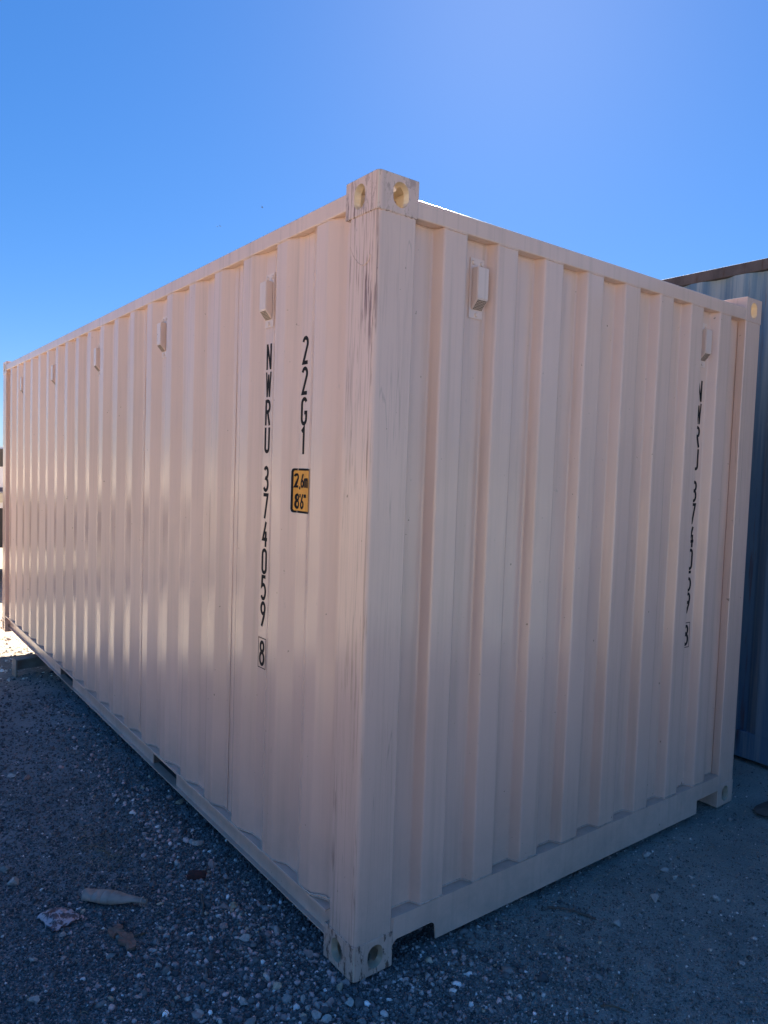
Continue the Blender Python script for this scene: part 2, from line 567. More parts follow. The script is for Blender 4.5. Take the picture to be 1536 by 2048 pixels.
def bend(pts, r=.007, n=4):
    out = [pts[0]]
    for i in range(1, len(pts) - 1):
        p, a, b = Vector(pts[i]), Vector(pts[i - 1]), Vector(pts[i + 1])
        da, db = (a - p), (b - p)
        rr = min(r, da.length * .4, db.length * .4)
        q0, q1 = p + da.normalized() * rr, p + db.normalized() * rr
        for k in range(n + 1):
            t = k / n
            c = (1 - t) ** 2 * q0 + 2 * t * (1 - t) * p + t * t * q1
            out.append((c.x, c.y))
    out.append(pts[-1])
    return out

SD, SP, S0 = .036, .281, .281           # side: depth, pitch, first outer start
def side_profile():
    p = [(.145, SD), (.213, SD)]
    for k in range(20):
        s = S0 + SP * k
        p += [(s, 0.003), (s + .072, 0.003), (s + .142, SD), (s + .213, SD)]
    p = [q for q in p if q[0] < L - .16]
    p.append((L - .15, p[-1][1]))
    return p
ED, EP, E0 = .0456, .251, .2815
def end_profile():
    p = [(.150, ED), (.262, ED)]
    for k in range(8):
        s = E0 + EP * k
        p += [(s, 0.003), (s + .103, 0.003), (s + .122, ED), (s + .231, ED)]
    p[-1] = (W - .150, ED)
    return p
side_p, end_p = side_profile(), end_profile()

def dep(prof, s):
    for (a, da), (b, db) in zip(prof, prof[1:]):
        if a <= s <= b:
            return da + (db - da) * (s - a) / (b - a)
    return prof[0][1] if s < prof[0][0] else prof[-1][1]

def slice_prof(prof, a, b):
    return [(a, dep(prof, a))] + [p for p in prof if a < p[0] < b] + [(b, dep(prof, b))]

def sheet(name, prof, z0, z1, place, mat, parent, th=.002, **props):
    bp = bend(prof)
    v, f = [], []
    nz = 30
    zs = [z0 + (z1 - z0) * k / (nz - 1) for k in range(nz)]
    n = len(bp)
    for off in (0, th):
        for z in zs:
            for s, d in bp:
                v.append(place(s, d + off + wob(s, z), z))
    for j in range(nz - 1):
        for i in range(n - 1):
            a = j * n + i
            f.append((a, a + 1, a + 1 + n, a + n))
            a += n * nz
            f.append((a, a + n, a + 1 + n, a + 1))
    o = pydata(name, v, f, mat, parent, **props)      # flat shading keeps the big facets plane; the bends are real
    return o

PZ0, PZ1 = .162, 2.506
SIDE = lambda s, d, z: (d, s, z)
SIDE2 = lambda s, d, z: (W - d, s, z)
END = lambda s, d, z: (s, d, z)
seams = [.147, 1.022, 2.146, 3.270, 4.394, 5.518, L - .150]
for a, b in zip(seams, seams[1:]):
    sheet('side_panel', slice_prof(side_p, a, b - .0003), PZ0, PZ1, SIDE, 'paint', T)
    sheet('side_panel', slice_prof(side_p, a, b - .0003), PZ0, PZ1, SIDE2, 'paint', T)
es = [.152, 1.20, W - .152]
for a, b in zip(es, es[1:]):
    sheet('end_panel', slice_prof(end_p, a, b), .1665, 2.4775, END, 'paint', T)
# seam welds between the sheets
for s in seams[1:-1]:
    bm = bmesh.new()
    zz = np.linspace(PZ0, PZ1, 60)
    tube_bm(bm, [(SD - .0005, s + .0006 * math.sin(z * 31), z) for z in zz], [.0016 + .0006 * rnd.random() for _ in zz], 6)
    fin('seam_weld', bm, 'paint', T, smooth=60)

# --- top rails, headers
def rail_bm(x0, x1, z0, z1, axis, a, b, r=.0045):
    pts = []
    for cx, cz, st in ((x1 - r, z1 - r, 0), (x0 + r, z1 - r, 90), (x0 + r, z0 + r, 180), (x1 - r, z0 + r, 270)):
        for k in range(5):
            t = R(st + 90 * k / 4)
            pts.append((cx + r * math.cos(t), cz + r * math.sin(t)))
    return extrude_poly(pts, axis, a, b)
fin('top_side_rail', rail_bm(.002, .062, 2.506, 2.562, 'y', .177, L - .177), 'paint', T)
fin('top_side_rail', rail_bm(W - .062, W - .002, 2.506, 2.562, 'y', .177, L - .177), 'paint', T)
fin('header_beam', rail_bm(.002, .062, 2.476, 2.535, 'x', .161, W - .161), 'paint', T)
fin('header_beam', rail_bm(L - .062, L - .002, 2.476, 2.535, 'x', .161, W - .161), 'paint', T)
# top faces of the beam wrinkled with weld to the roof
# roof: corrugated sheet lying between the rails
rp = [(.1, .0), (.17, .0)]
k = 0
while .2 + .209 * k < L - .2:
    s = .2 + .209 * k
    rp += [(s, .018), (s + .091, .018), (s + .105, 0), (s + .19, 0)]
    k += 1
v, f = [], []
for s, d in rp:
    v += [(.058, s, 2.552 - d), (W - .058, s, 2.552 - d)]
for i in range(len(rp) - 1):
    f.append((2 * i, 2 * i + 1, 2 * i + 3, 2 * i + 2))
pydata('roof_panel', v, f, 'paint', T)

# --- bottom side rails: channel with flanges, fork pockets
POCK = ((1.632, 1.962), (3.602, 3.955))
def bottom_rail(mir):
    X = (lambda x: W - x) if mir else (lambda x: x)
    bm = bmesh.new()
    def b(x0, x1, *r, **kw):
        a, c = sorted((X(x0), X(x1)))
        box(bm, a, c, *r, **kw)
    y0, y1 = .176, L - .176
    b(.002, .060, y0, y1, .156, .1605, bev=.0012)                # top flange
    segs = [(y0, POCK[0][0]), (POCK[0][1], POCK[1][0]), (POCK[1][1], y1)]
    for a, c in segs:
        b(.046, .051, a, c, .0475, .156)                          # web
    b(.027, .075, y0, y1, .043, .0475, bev=.0012)                 # bottom flange
    b(.003, .0065, y0, y1, .150, .156)                            # lip
    o = fin('bottom_side_rail', bm, 'paint', T)
    for a, c in POCK:
        q = bmesh.new()
        def pb(x0, x1, *r):
            s_, e_ = sorted((X(x0), X(x1)))
            box(q, s_, e_, *r)
        pb(.0515, W / 2 - .002, a - .004, a, .048, .155)
        pb(.0515, W / 2 - .002, c, c + .004, .048, .155)
        pb(.0755, W / 2 - .002, a, c, .0435, .047)
        fin('fork_pocket', q, 'pocket', o)
        o.children[-1].matrix_parent_inverse = Matrix.Identity(4)
    return o
rail_near = bottom_rail(False)
bottom_rail(True)
for o in list(bpy.data.objects):
    if o.name.startswith('fork_pocket'):
        o.matrix_parent_inverse = Matrix.Identity(4)

# --- sealant / weld beads where the sheets meet the rails
def bead(name, prof, place, z, r, off, mat='bead', jag=.003, step=.006, a=None, b=None):
    a = a if a is not None else prof[0][0]
    b = b if b is not None else prof[-1][0]
    pts, rr = [], []
    bp = bend(prof)
    s = a
    i = 0
    path = []
    for p, q in zip(bp, bp[1:]):
        ln = math.hypot(q[0] - p[0], q[1] - p[1])
        n_ = max(1, int(ln / step))
        for k in range(n_):
            path.append((p[0] + (q[0] - p[0]) * k / n_, p[1] + (q[1] - p[1]) * k / n_))
    for s, d in path:
        if a <= s <= b:
            jj = noise.noise(Vector((s * 60, z * 10, 2))) * jag + noise.noise(Vector((s * 9, z, 9))) * jag
            pts.append(place(s, d - off, z + jj))
            rr.append(r * (.75 + .7 * abs(noise.noise(Vector((s * 130, z, 4))))))
    bm = bmesh.new()
    tube_bm(bm, pts, rr, 6)
    return fin(name, bm, mat, T, smooth=80)
bead('weld_bead', side_p, SIDE, .1655, .0030, .001, a=.16, b=5.9)
bead('weld_bead', end_p, END, .1715, .0030, .001, a=.16, b=W - .158, jag=.0015)
bead('weld_bead', end_p, END, 2.4735, .0022, .001, mat='paint', a=.16, b=W - .158, jag=.001)
bead('weld_bead', side_p, SIDE, 2.5035, .0022, .001, mat='paint', a=.16, b=5.9, jag=.001)
# loose strip of sealant hanging in the last bay beside the post
bm = bmesh.new()
pts, rr = [], []
for k in range(26):
    t = k / 25
    y = .158 + .16 * t
    pts.append((dep(side_p, y) - .004 - .004 * math.sin(3 * t), y, .168 + .018 * (1 - t) + .0018 * math.sin(t * 17) + .0015 * math.sin(t * 41)))
    rr.append(.0018 + .0024 * rnd.random())
tube_bm(bm, pts, rr, 6)
fin('sealant_strip', bm, 'bead', T, smooth=80)
# bead where beams and posts meet castings
for z in (H - .118, .118):
    bm = bmesh.new()
    path = [(.0015, .174 - .172 * k / 30 if k else .174, z + .0016 * math.sin(k * 2.3)) for k in range(30)] + [(.004, .004, z)] + [(.002 + .158 * k / 30, .0015, z + .0016 * math.sin(k * 1.7)) for k in range(1, 31)]
    tube_bm(bm, path, [.0016 + .0012 * rnd.random() for _ in path], 5)
    fin('weld_bead', bm, 'paint_cast', T, smooth=80)
# paint run in a loop on the post
bm = bmesh.new()
lp = [(.159, 2.426), (.156, 2.405), (.148, 2.385), (.135, 2.362), (.118, 2.340), (.100, 2.324), (.084, 2.315), (.066, 2.312), (.050, 2.316), (.040, 2.324), (.034, 2.338)]
lp = [(y, z) for y, z in lp if y < .150]
tube_bm(bm, [(.0022, y, z) for y, z in lp], [.0010 + .0016 * k / len(lp) for k in range(len(lp))], 6)
fin('paint_run', bm, 'paint_endpost', T, smooth=80)

# --- end sill with its two cut-outs
def sill_poly():
    r = .022
    p = [(.1625, .086), (.330, .088)]
    for k in range(1, 6):
        t = R(90 - 90 * k / 5)
        p.append((.330 + r * math.cos(t), .088 - r + r * math.sin(t)))
    p += [(.357, .0215), (2.078, .0215), (2.078, .088), (2.2755, .090), (2.2755, .166), (.1625, .166)]
    return p
bm = extrude_poly(sill_poly(), 'y', .0015, .0065)
fin('end_sill', bm, 'paint', T)
boxo('end_sill_ledge', (.1625, 2.2755, .0068, .070, .1605, .1662), 'paint', T, bev=.001)
boxo('end_sill', (.1625, 2.2755, L - .03, L - .004, .0215, .165), 'paint', T)
# quarter-round gusset between casting and sill
g = [(.1622, .118), (.1622, .040)]
for k in range(7):
    t = R(180 - 90 * k / 6)
    g.append((.1622 + .040 + .040 * math.cos(t), .046 + .040 * math.sin(t)))
g += [(.215, .118)]
bm = extrude_poly(g, 'y', .0070, .0120)
fin('sill_gusset', bm, 'paint', T)
boxo('joint_plate', (.1562, .1624, .0035, .040, .1185, .1665), 'paint', T, bev=.0008)
boxo('joint_plate', (W - .1624, W - .1562, .0035, .040, .1185, .1665), 'paint', T, bev=.0008)

# --- floor, cross members, doors (far end)
boxo('floor', (.07, W - .07, .09, L - .09, .163, .19), 'floor_under', T)
for k in range(16):
    y = .30 + k * .345
    if any(a - .06 < y < c + .06 for a, c in POCK):
        continue
    bm = bmesh.new()
    box(bm, .052, W - .052, y, y + .004, .048, .155)
    box(bm, .052, W - .052, y + .004, y + .045, .151, .155)
    box(bm, .052, W - .052, y + .004, y + .045, .048, .052)
    fin('cross_member', bm, 'floor_under', T)
for s in (0, 1):
    x0, x1 = (.16, W / 2 - .004) if s == 0 else (W / 2 + .004, W - .16)
    d = boxo('door', (x0, x1, L - .045, L - .012, .17, 2.47), 'paint', T)
    for xr in (x0 + .25, x0 + .8):
        bm = bmesh.new()
        tube_bm(bm, [(xr, L - .002, .2), (xr, L - .002, 2.44)], .016, 10)
        o = fin('lock_rod', bm, 'paint', d, smooth=40)
        o.matrix_parent_inverse = Matrix.Identity(4)

# --- ventilators: mounting plate, cover with slanted mesh mouth, three bolts
def ventilator(place, s, zt=2.420):
    """place(s, out, z): out = distance standing proud of the recessed sheet"""
    def bx(name, pts, mat, par):
        vv = [place(*p) for p in pts]
        bm = bmesh.new()
        q = [bm.verts.new(p) for p in vv]
        for fc in ((0, 1, 2, 3), (7, 6, 5, 4), (0, 4, 5, 1), (1, 5, 6, 2), (2, 6, 7, 3), (3, 7, 4, 0)):
            bm.faces.new([q[i] for i in fc])
        bmesh.ops.recalc_face_normals(bm, faces=bm.faces)
        bmesh.ops.bevel(bm, geom=list(bm.edges), offset=.0012, segments=2, affect='EDGES')
        o = fin(name, bm, mat, par)
        return o
    h = .208
    a, b = s - .034, s + .034
    plate = bx('ventilator', [(a, .0005, zt - h), (b, .0005, zt - h), (b, .0005, zt), (a, .0005, zt), (a, .004, zt - h), (b, .004, zt - h), (b, .004, zt), (a, .004, zt)], 'paint_clean', T)
    c, d, o_ = s - .024, s + .030, .034
    z1, z2, z3 = zt - .034, zt - .145, zt - .180
    bm = bmesh.new()
    prof = [(.0042, z1), (o_, z1 - .002), (o_, z2), (.0042, z3)]
    A = [bm.verts.new(place(c, o2, z)) for o2, z in prof]
    B = [bm.verts.new(place(d, o2, z)) for o2, z in prof]
    bm.faces.new(A); bm.faces.new(B[::-1])
    for i in range(4):
        bm.faces.new((A[i], B[i], B[(i + 1) % 4], A[(i + 1) % 4]))
    bmesh.ops.recalc_face_normals(bm, faces=bm.faces)
    bmesh.ops.bevel(bm, geom=list(bm.edges), offset=.0025, segments=2, affect='EDGES')
    cov = fin('cover', bm, 'paint_clean', plate)
    cov.matrix_parent_inverse = Matrix.Identity(4)
    # mesh: dark pits in the slanted mouth
    vv, ff = [], []
    sl_ = Vector((.0042 - o_, z3 - z2))
    nrm = Vector((-sl_.y, sl_.x)).normalized()
    if nrm.x < 0:
        nrm = -nrm
    for i in range(7):
        for j in range(7):
            u0 = c + .006 + i * .0063
            t0 = .09 + j * .122
            pt = []
            for du, dt in ((0, 0), (.0042, 0), (.0042, .085), (0, .085)):
                q = Vector((o_, z2)) + sl_ * (t0 + dt) + nrm * .0008
                pt.append(place(u0 + du, q.x, q.y))
            ff.append(tuple(range(len(vv), len(vv) + 4)))
            vv += pt
    gr = pydata('vent_mesh', vv, ff, 'hole', plate)
    gr.matrix_parent_inverse = Matrix.Identity(4)
    for bs, bz in ((s - .020, zt - .017), (s + .020, zt - .017), (s + .002, zt - h + .014)):
        bm = bmesh.new()
        p0, p1 = place(bs, .0042, bz), place(bs, .0055, bz)
        p2 = place(bs, .0090, bz)
        tube_bm(bm, [p0, p1, p2], [.0088, .0082, .0052], 8)
        bo = fin('bolt', bm, 'paint_clean', plate)
        bo.matrix_parent_inverse = Matrix.Identity(4)
    return plate
for k in (1, 5, 9, 13, 17):
    ventilator(lambda s, o_, z: (SD - o_, s, z), S0 + .1775 + SP * k)
for k in (0, 6):
    ventilator(lambda s, o_, z: (s, ED - o_, z), E0 + .1765 + EP * k + (.012 if k == 0 else -.004))

# ------------------------------------------------------------------ lettering
def arc(cx, cy, rx, ry, a0, a1, n=12):
    return [(cx + rx * math.cos(R(a0 + (a1 - a0) * k / n)), cy + ry * math.sin(R(a0 + (a1 - a0) * k / n))) for k in range(n + 1)]
# glyphs in a box width .42, height 1, centre lines inset by half the stroke
GL = {
 'N': [[(.06, 0), (.06, 1)], [(.075, .97), (.345, .03)], [(.36, 0), (.36, 1)]],
 'W': [[(.03, 1), (.115, .02)], [(.115, .02), (.21, .90)], [(.21, .90), (.305, .02)], [(.305, .02), (.39, 1)]],
 'R': [[(.06, 0), (.06, 1)], [(.06, .95)] + arc(.20, .74, .16, .21, 90, -90) + [(.06, .53)], [(.20, .53), (.37, 0)]],
 'U': [[(.06, 1), (.06, .2)] + arc(.21, .2, .15, .15, 180, 360)[1:] + [(.36, 1)]],
 '3': [arc(.20, .745, .15, .205, 150, -90, 14) + arc(.19, .285, .17, .235, 90, -150, 16)],
 '7': [[(.02, .94), (.37, .94), (.15, 0)]],
 '4': [[(.29, 1), (.05, .30), (.40, .30)], [(.28, .62), (.28, 0)]],
 '0': [arc(.21, .78, .15, .17, 0, 180) + arc(.21, .22, .15, .17, 180, 360) + [(.36, .78)]],
 '5': [[(.35, .94), (.09, .94), (.07, .56)] + arc(.19, .34, .17, .285, 115, -145, 16)],
 '9': [arc(.21, .73, .15, .215, -10, 350, 26), [(.355, .68), (.30, .42), (.13, 0)]],
 '8': [arc(.21, .76, .135, .19, -90, 270, 26), arc(.21, .29, .16, .24, 90, 450, 26)],
 '2': [arc(.20, .76, .155, .19, 165, -20, 14) + [(.07, .06), (.38, .06)]],
 'G': [arc(.22, .76, .155, .19, 25, 180, 10) + arc(.22, .24, .155, .19, 180, 360, 10) + [(.375, .45), (.23, .45)]],
 '1': [[(.10, .82), (.24, .95), (.24, 0)]],
 '6': [[(.31, 1), (.12, .50)], arc(.21, .28, .15, .225, 0, 360, 26)],
 'm': [[(.05, 0), (.05, .66)], [(.05, .50)] + arc(.16, .50, .10, .12, 150, 0, 8) + [(.26, 0)], [(.26, .50)] + arc(.37, .50, .10, .12, 150, 0, 8) + [(.47, 0)]],
 ',': [[(.10, .08), (.04, -.15)]],
 "'": [[(.08, 1), (.08, .76)]],
 '"': [[(.06, 1), (.06, .76)], [(.20, 1), (.20, .76)]],
}
def ribbon(pts, wd):
    """mitred ribbon quads along a polyline, densified"""
    d = [pts[0]]
    for a, b in zip(pts, pts[1:]):
        n = max(1, int(math.hypot(b[0] - a[0], b[1] - a[1]) / .05))
        for k in range(1, n + 1):
            d.append((a[0] + (b[0] - a[0]) * k / n, a[1] + (b[1] - a[1]) * k / n))
    closed = math.hypot(d[0][0] - d[-1][0], d[0][1] - d[-1][1]) < 1e-3
    Lf, Rt = [], []
    for i, p in enumerate(d):
        p = Vector(p)
        if closed:
            a, b = Vector(d[i - 1] if i > 0 else d[-2]), Vector(d[i + 1] if i < len(d) - 1 else d[1])
        else:
            a, b = Vector(d[max(i - 1, 0)]), Vector(d[min(i + 1, len(d) - 1)])
        u = (p - a).normalized() if (p - a).length > 1e-6 else (b - p).normalized()
        v_ = (b - p).normalized() if (b - p).length > 1e-6 else u
        t = (u + v_)
        t = t.normalized() if t.length > 1e-4 else u
        nn = Vector((-t.y, t.x))
        c = max(.45, nn.dot(Vector((-u.y, u.x))))
        Lf.append(p + nn * wd / 2 / c)
        Rt.append(p - nn * wd / 2 / c)
    return Lf, Rt

class Decal:
    def __init__(s):
        s.v, s.f = [], []
    def text(s, ch, y_left, z_bot, h, fn, wd=.145, xs=1.0, base=0.0):
        """fn(u, z, lift): u runs rightwards in the reading direction, metres"""
        for k, st in enumerate(GL[ch]):
            A, B = ribbon(st, wd)
            n0 = len(s.v)
            lift = base + .0004 + .00012 * k
            for a, b in zip(A, B):
                s.v += [fn(y_left + a.x * h * xs, z_bot + a.y * h, lift), fn(y_left + b.x * h * xs, z_bot + b.y * h, lift)]
            for i in range(len(A) - 1):
                j = n0 + 2 * i
                s.f.append((j, j + 1, j + 3, j + 2))
    def rect(s, u0, u1, z0, z1, fn, lift=.0004, nu=12, nz=1):
        n0 = len(s.v)
        for j in range(nz + 1):
            for i in range(nu + 1):
                s.v.append(fn(u0 + (u1 - u0) * i / nu, z0 + (z1 - z0) * j / nz, lift))
        for j in range(nz):
            for i in range(nu):
                a = n0 + j * (nu + 1) + i
                s.f.append((a, a + 1, a + nu + 2, a + nu + 1))
    def build(s, name, mat, parent=T, **kw):
        o = pydata(name, s.v, s.f, mat, parent, **kw)
        if parent is not T:
            o.matrix_parent_inverse = Matrix.Identity(4)
        return o

# reading direction on the long side is towards the camera corner: u = -y
def fside(u, z, lift):
    y = -u
    return (dep(side_p, y) + wob(y, z) - lift, y, z)
def fend(u, z, lift):
    return (u, dep(end_p, u) + wob(u, z) - lift, z)
CODE = [('N', 2.050), ('W', 1.941), ('R', 1.832), ('U', 1.724), ('3', 1.571), ('7', 1.464), ('4', 1.351), ('0', 1.243), ('5', 1.137), ('9', 1.031), ('8', .872)]
def column(code, centre, fn, boxed=True, label=None):
    par = None
    for ch, zb in code:
        d = Decal()
        d.text(ch, centre - .021, zb, .100, fn, wd={'W': .105, 'N': .125}.get(ch, .14))
        o = d.build('letter' if ch.isalpha() else 'digit', 'ink')
    if boxed:
        b = Decal()
        u0, u1, z0, z1, t = centre - .032, centre + .032, .861, .985, .0036
        b.rect(u0, u1, z1 - t, z1, fn, lift=.0004)
        b.rect(u0, u1, z0, z0 + t, fn, lift=.0004)
        b.rect(u0, u0 + t, z0 + t, z1 - t, fn, lift=.0004, nu=1)
        b.rect(u1 - t, u1, z0 + t, z1 - t, fn, lift=.0004, nu=1)
        b.build('check_digit_box', 'ink')
column(CODE, -.7400, fside)
column([('2', 2.045), ('2', 1.935), ('G', 1.825), ('1', 1.719)], -.4650, fside, boxed=False)
column(CODE, 1.966, fend)

# orange height label, draped over the corrugation
def round_plate(u0, u1, z0, z1, r, fn, lift, name, mat, parent=T):
    d = Decal()
    us = np.linspace(u0, u1, 41)
    prev = None
    for u in us:
        e = min(u - u0, u1 - u)
        c = r - math.sqrt(max(0, r * r - (r - e) ** 2)) if e < r else 0
        a, b = fn(u, z0 + c, lift), fn(u, z1 - c, lift)
        n0 = len(d.v)
        d.v += [a, b]
        if prev is not None:
            d.f.append((prev, n0, n0 + 1, prev + 1))
        prev = n0
    return d.build(name, mat, parent)
lu0, lu1, lz0, lz1 = -.521, -.385, 1.503, 1.667
lab = round_plate(lu0 - .0015, lu1 + .0015, lz0 - .0015, lz1 + .0015, .013, fside, .0003, 'height_label', 'white_vinyl')
round_plate(lu0, lu1, lz0, lz1, .012, fside, .0006, 'label_border', 'ink', lab)
round_plate(lu0 + .010, lu1 - .010, lz0 + .008, lz1 - .008, .006, fside, .0009, 'label_face', 'orange', lab)
u = -.508
for ch, adv in (('2', .026), (',', .0095), ('6', .023), ('m', .03)):
    d = Decal()
    d.text(ch, u, 1.597, .050, fside, wd=.18, base=.0008, xs=1.0)
    d.build('letter' if ch == 'm' else 'digit', 'ink', lab)
    u += adv
u = -.504
for ch, adv in (('8', .025), ("'", .007), ('6', .024), ('"', .02)):
    d = Decal()
    d.text(ch, u, 1.519, .054, fside, wd=.17, base=.0008, xs=1.0)
    d.build('digit', 'ink', lab)
    u += adv

# ------------------------------------------------------------------ blue container
BX, BY0, BY1, BZ0, BZ1 = 2.90, -1.55, 4.55, .062, 2.955
B = thing('shipping_container', (BX, BY0, BZ0), 'old blue high shipping container with rust-stained top rail, close behind the tan one', 'shipping container')
def bl(name, b, mat, bev=.003):
    return boxo(name, b, mat, B, bev=bev)
bl('top_side_rail', (BX + .002, BX + .062, BY0 + .17, BY1 - .17, BZ1 - .068, BZ1 - .005), 'rust_rail', .004)
bl('top_side_rail', (BX + 2.376, BX + 2.436, BY0 + .17, BY1 - .17, BZ1 - .068, BZ1 - .005), 'rust_rail', .006)
bl('bottom_side_rail', (BX + .004, BX + .05, BY0 + .17, BY1 - .17, BZ0 + .005, BZ0 + .16), 'blue')
bl('bottom_side_rail', (BX + 2.386, BX + 2.434, BY0 + .17, BY1 - .17, BZ0 + .005, BZ0 + .16), 'blue')
for y0 in (BY0, BY1 - .178):
    for x0 in (BX, BX + 2.276):
        for z0 in (BZ0, BZ1 - .118):
            bl('corner_casting', (x0, x0 + .162, y0, y0 + .178, z0, z0 + .118), 'rust_rail', .008)
        bl('corner_post', (x0 + .003, x0 + .158, y0 + .003, y0 + .15, BZ0 + .118, BZ1 - .118), 'blue')
def bprof(n0, n1, pitch, d=.036):
    p = [(n0, d)]
    s = n0 + .06
    while s + .26 < n1:
        p += [(s, .004), (s + .072, .004), (s + .140, d), (s + .210, d)]
        s += pitch
    p.append((n1, d))
    return p
bp_ = bprof(BY0 + .15, BY1 - .15, .278)
sheet('side_panel', bp_, BZ0 + .16, BZ1 - .069, lambda s, d, z: (BX + d, s, z), 'blue', B)
sheet('side_panel', bp_, BZ0 + .16, BZ1 - .069, lambda s, d, z: (BX + 2.438 - d, s, z), 'blue', B)
ep = bprof(BX + .155, BX + 2.283, .251, .045)
sheet('end_panel', ep, BZ0 + .16, BZ1 - .11, lambda s, d, z: (s, BY0 + d, z), 'blue', B)
bl('door', (BX + .16, BX + 2.278, BY1 - .045, BY1 - .012, BZ0 + .16, BZ1 - .11), 'blue')
for y0 in (BY0, BY1 - .062):
    bl('header_beam', (BX + .162, BX + 2.276, y0 + .003, y0 + .06, BZ1 - .115, BZ1 - .01), 'rust_rail')
    bl('end_sill', (BX + .162, BX + 2.276, y0 + .003, y0 + .06, BZ0 + .01, BZ0 + .165), 'blue')
bl('roof_panel', (BX + .06, BX + 2.378, BY0 + .06, BY1 - .06, BZ1 - .03, BZ1 - .024), 'blue')
bl('floor', (BX + .06, BX + 2.378, BY0 + .06, BY1 - .06, BZ0 + .14, BZ0 + .17), 'floor_under')

# ------------------------------------------------------------------ support under the far end
def support(x, y, rot, label):
    o = thing('steel_support', (x, y, gh(x, y)), label, 'steel support')
    bm = bmesh.new()
    box(bm, -.06, .30, -.05, .05, .148, .160, bev=.003)
    top = fin('top_plate', bm, 'support', None, smooth=30)
    bm = bmesh.new()
    box(bm, -.06, -.045, -.05, .05, -.02, .148, bev=.003)
    leg = fin('leg', bm, 'support', None, smooth=30)
    bm = bmesh.new()
    for k in range(6):
        pass
    box(bm, -.045, .30, -.006, .006, .06, .148, bev=.002)
    web = fin('web', bm, 'support', None, smooth=30)
    for c in (top, leg, web):
        c.parent = o
    o.rotation_euler = (0, 0, rot)
    return o
support(-.02, 5.02, R(8), 'tan steel support bracket on the gravel under the far end of the tan container')

# ------------------------------------------------------------------ parked truck at the far left
def truck():
    gx, gy = 1.5, 10.2
    z0 = gh(.5, 10.3)
    t = thing('parked_truck', (gx - 2.8, gy + 1.0, z0), 'white work truck with black wheels parked beyond the far end of the tan container', 'truck')
    P = lambda x0, x1, y0, y1, z_0, z_1: (gx + x0, gx + x1, gy + y0, gy + y1, z0 + z_0, z0 + z_1)
    boxo('chassis', P(-5.6, .9, .10, 1.95, .55, 1.14), 'chassis', t, .02)
    boxo('bumper', P(.9, 1.05, .05, 2.0, .45, .75), 'chrome', t, .03)
    # cab body with sloped bonnet, side outline extruded across the width
    out = [(-1.9, 1.15), (.85, 1.15), (.95, 1.2), (.92, 1.55), (-.1, 1.72), (-.45, 2.05), (-1.75, 2.09), (-1.9, 2.03)]
    bm = extrude_poly([(gx + p[0], z0 + p[1]) for p in out], 'y', gy + .05, gy + 2.0)
    bmesh.ops.bevel(bm, geom=list(bm.edges), offset=.03, segments=2, affect='EDGES')
    cab = fin('cab', bm, 'white_paint', t)
    sw = [(-1.8, 1.77), (-.30, 1.77), (-.52, 2.03), (-1.8, 2.05)]
    for yy in (gy + .035, gy + 2.005):
        bm = extrude_poly([(gx + p[0], z0 + p[1]) for p in sw], 'y', yy, yy + .01)
        fin('side_window', bm, 'glass_dark', t)
    bm = extrude_poly([(gx - .10 + .014, z0 + 1.745), (gx - .43 + .014, z0 + 2.045), (gx - .43, z0 + 2.035), (gx - .10, z0 + 1.735)], 'y', gy + .15, gy + 1.9)
    fin('windscreen', bm, 'glass_dark', t)
    boxo('side_trim', P(-1.9, .85, .02, .05, 1.40, 1.46), 'blue_trim', t, .004)
    boxo('side_step', P(-1.9, .3, -.02, .04, 1.24, 1.385), 'cream_paint', t, .01)
    boxo('flatbed', P(-5.8, -2.0, -.1, 2.15, 1.22, 1.38), 'cream_paint', t, .01)
    boxo('headboard', P(-2.06, -2.0, -.05, 2.1, 1.38, 2.05), 'white_paint', t, .01)
    boxo('fuel_tank', P(-3.2, -2.1, .05, .34, .45, .95), 'chassis', t, .06)
    for x in (.1, -.45, -4.4):
        for yy in (.02, 1.75):
            if x == -.45:
                continue
            bm = bmesh.new()
            tube_bm(bm, [(gx + x, gy + yy, z0 + .5), (gx + x, gy + yy + .04, z0 + .5), (gx + x, gy + yy + .24, z0 + .5), (gx + x, gy + yy + .28, z0 + .5)], [.42, .5, .5, .42], 28)
            wh = fin('wheel', bm, 'rubber', t, smooth=40)
            bm = bmesh.new()
            tube_bm(bm, [(gx + x, gy + yy - .01, z0 + .5), (gx + x, gy + yy + .01, z0 + .5)], [.20, .26], 20)
            rm = fin('rim', bm, 'chrome', wh, smooth=40)
            rm.matrix_parent_inverse = Matrix.Identity(4)
    return t
truck()

# ------------------------------------------------------------------ birds
def bird(x, y, z, s, rz, label):
    o = thing('bird', (x, y, z), label, 'bird', 'birds far off in the sky')
    bm = bmesh.new()
    tube_bm(bm, [(-.22 * s, 0, 0), (-.12 * s, 0, 0), (.02 * s, 0, .01), (.16 * s, 0, .02 * s), (.24 * s, 0, .02 * s)], [.012 * s, .04 * s, .06 * s, .035 * s, .008 * s], 8)
    b = fin('body', bm, 'bird', None, smooth=60)
    b.parent = o
    for sg in (-1, 1):
        v = [(.08 * s, 0, .03 * s), (.12 * s, sg * .25 * s, .12 * s), (0, sg * .55 * s, .08 * s), (-.02 * s, sg * .25 * s, .09 * s), (-.08 * s, 0, .03 * s)]
        v += [(a, b_, c - .012 * s) for a, b_, c in v]
        f = [(0, 1, 3, 4), (1, 2, 3), (9, 8, 6, 5), (8, 7, 6), (0, 5, 6, 1), (1, 6, 7, 2), (2, 7, 8, 3), (3, 8, 9, 4)]
        q = pydata('wing', v, f, 'bird')
        q.parent = o
    o.rotation_euler = (R(12), 0, rz)
cp = Vector((-1.342, -1.844, 1.664))
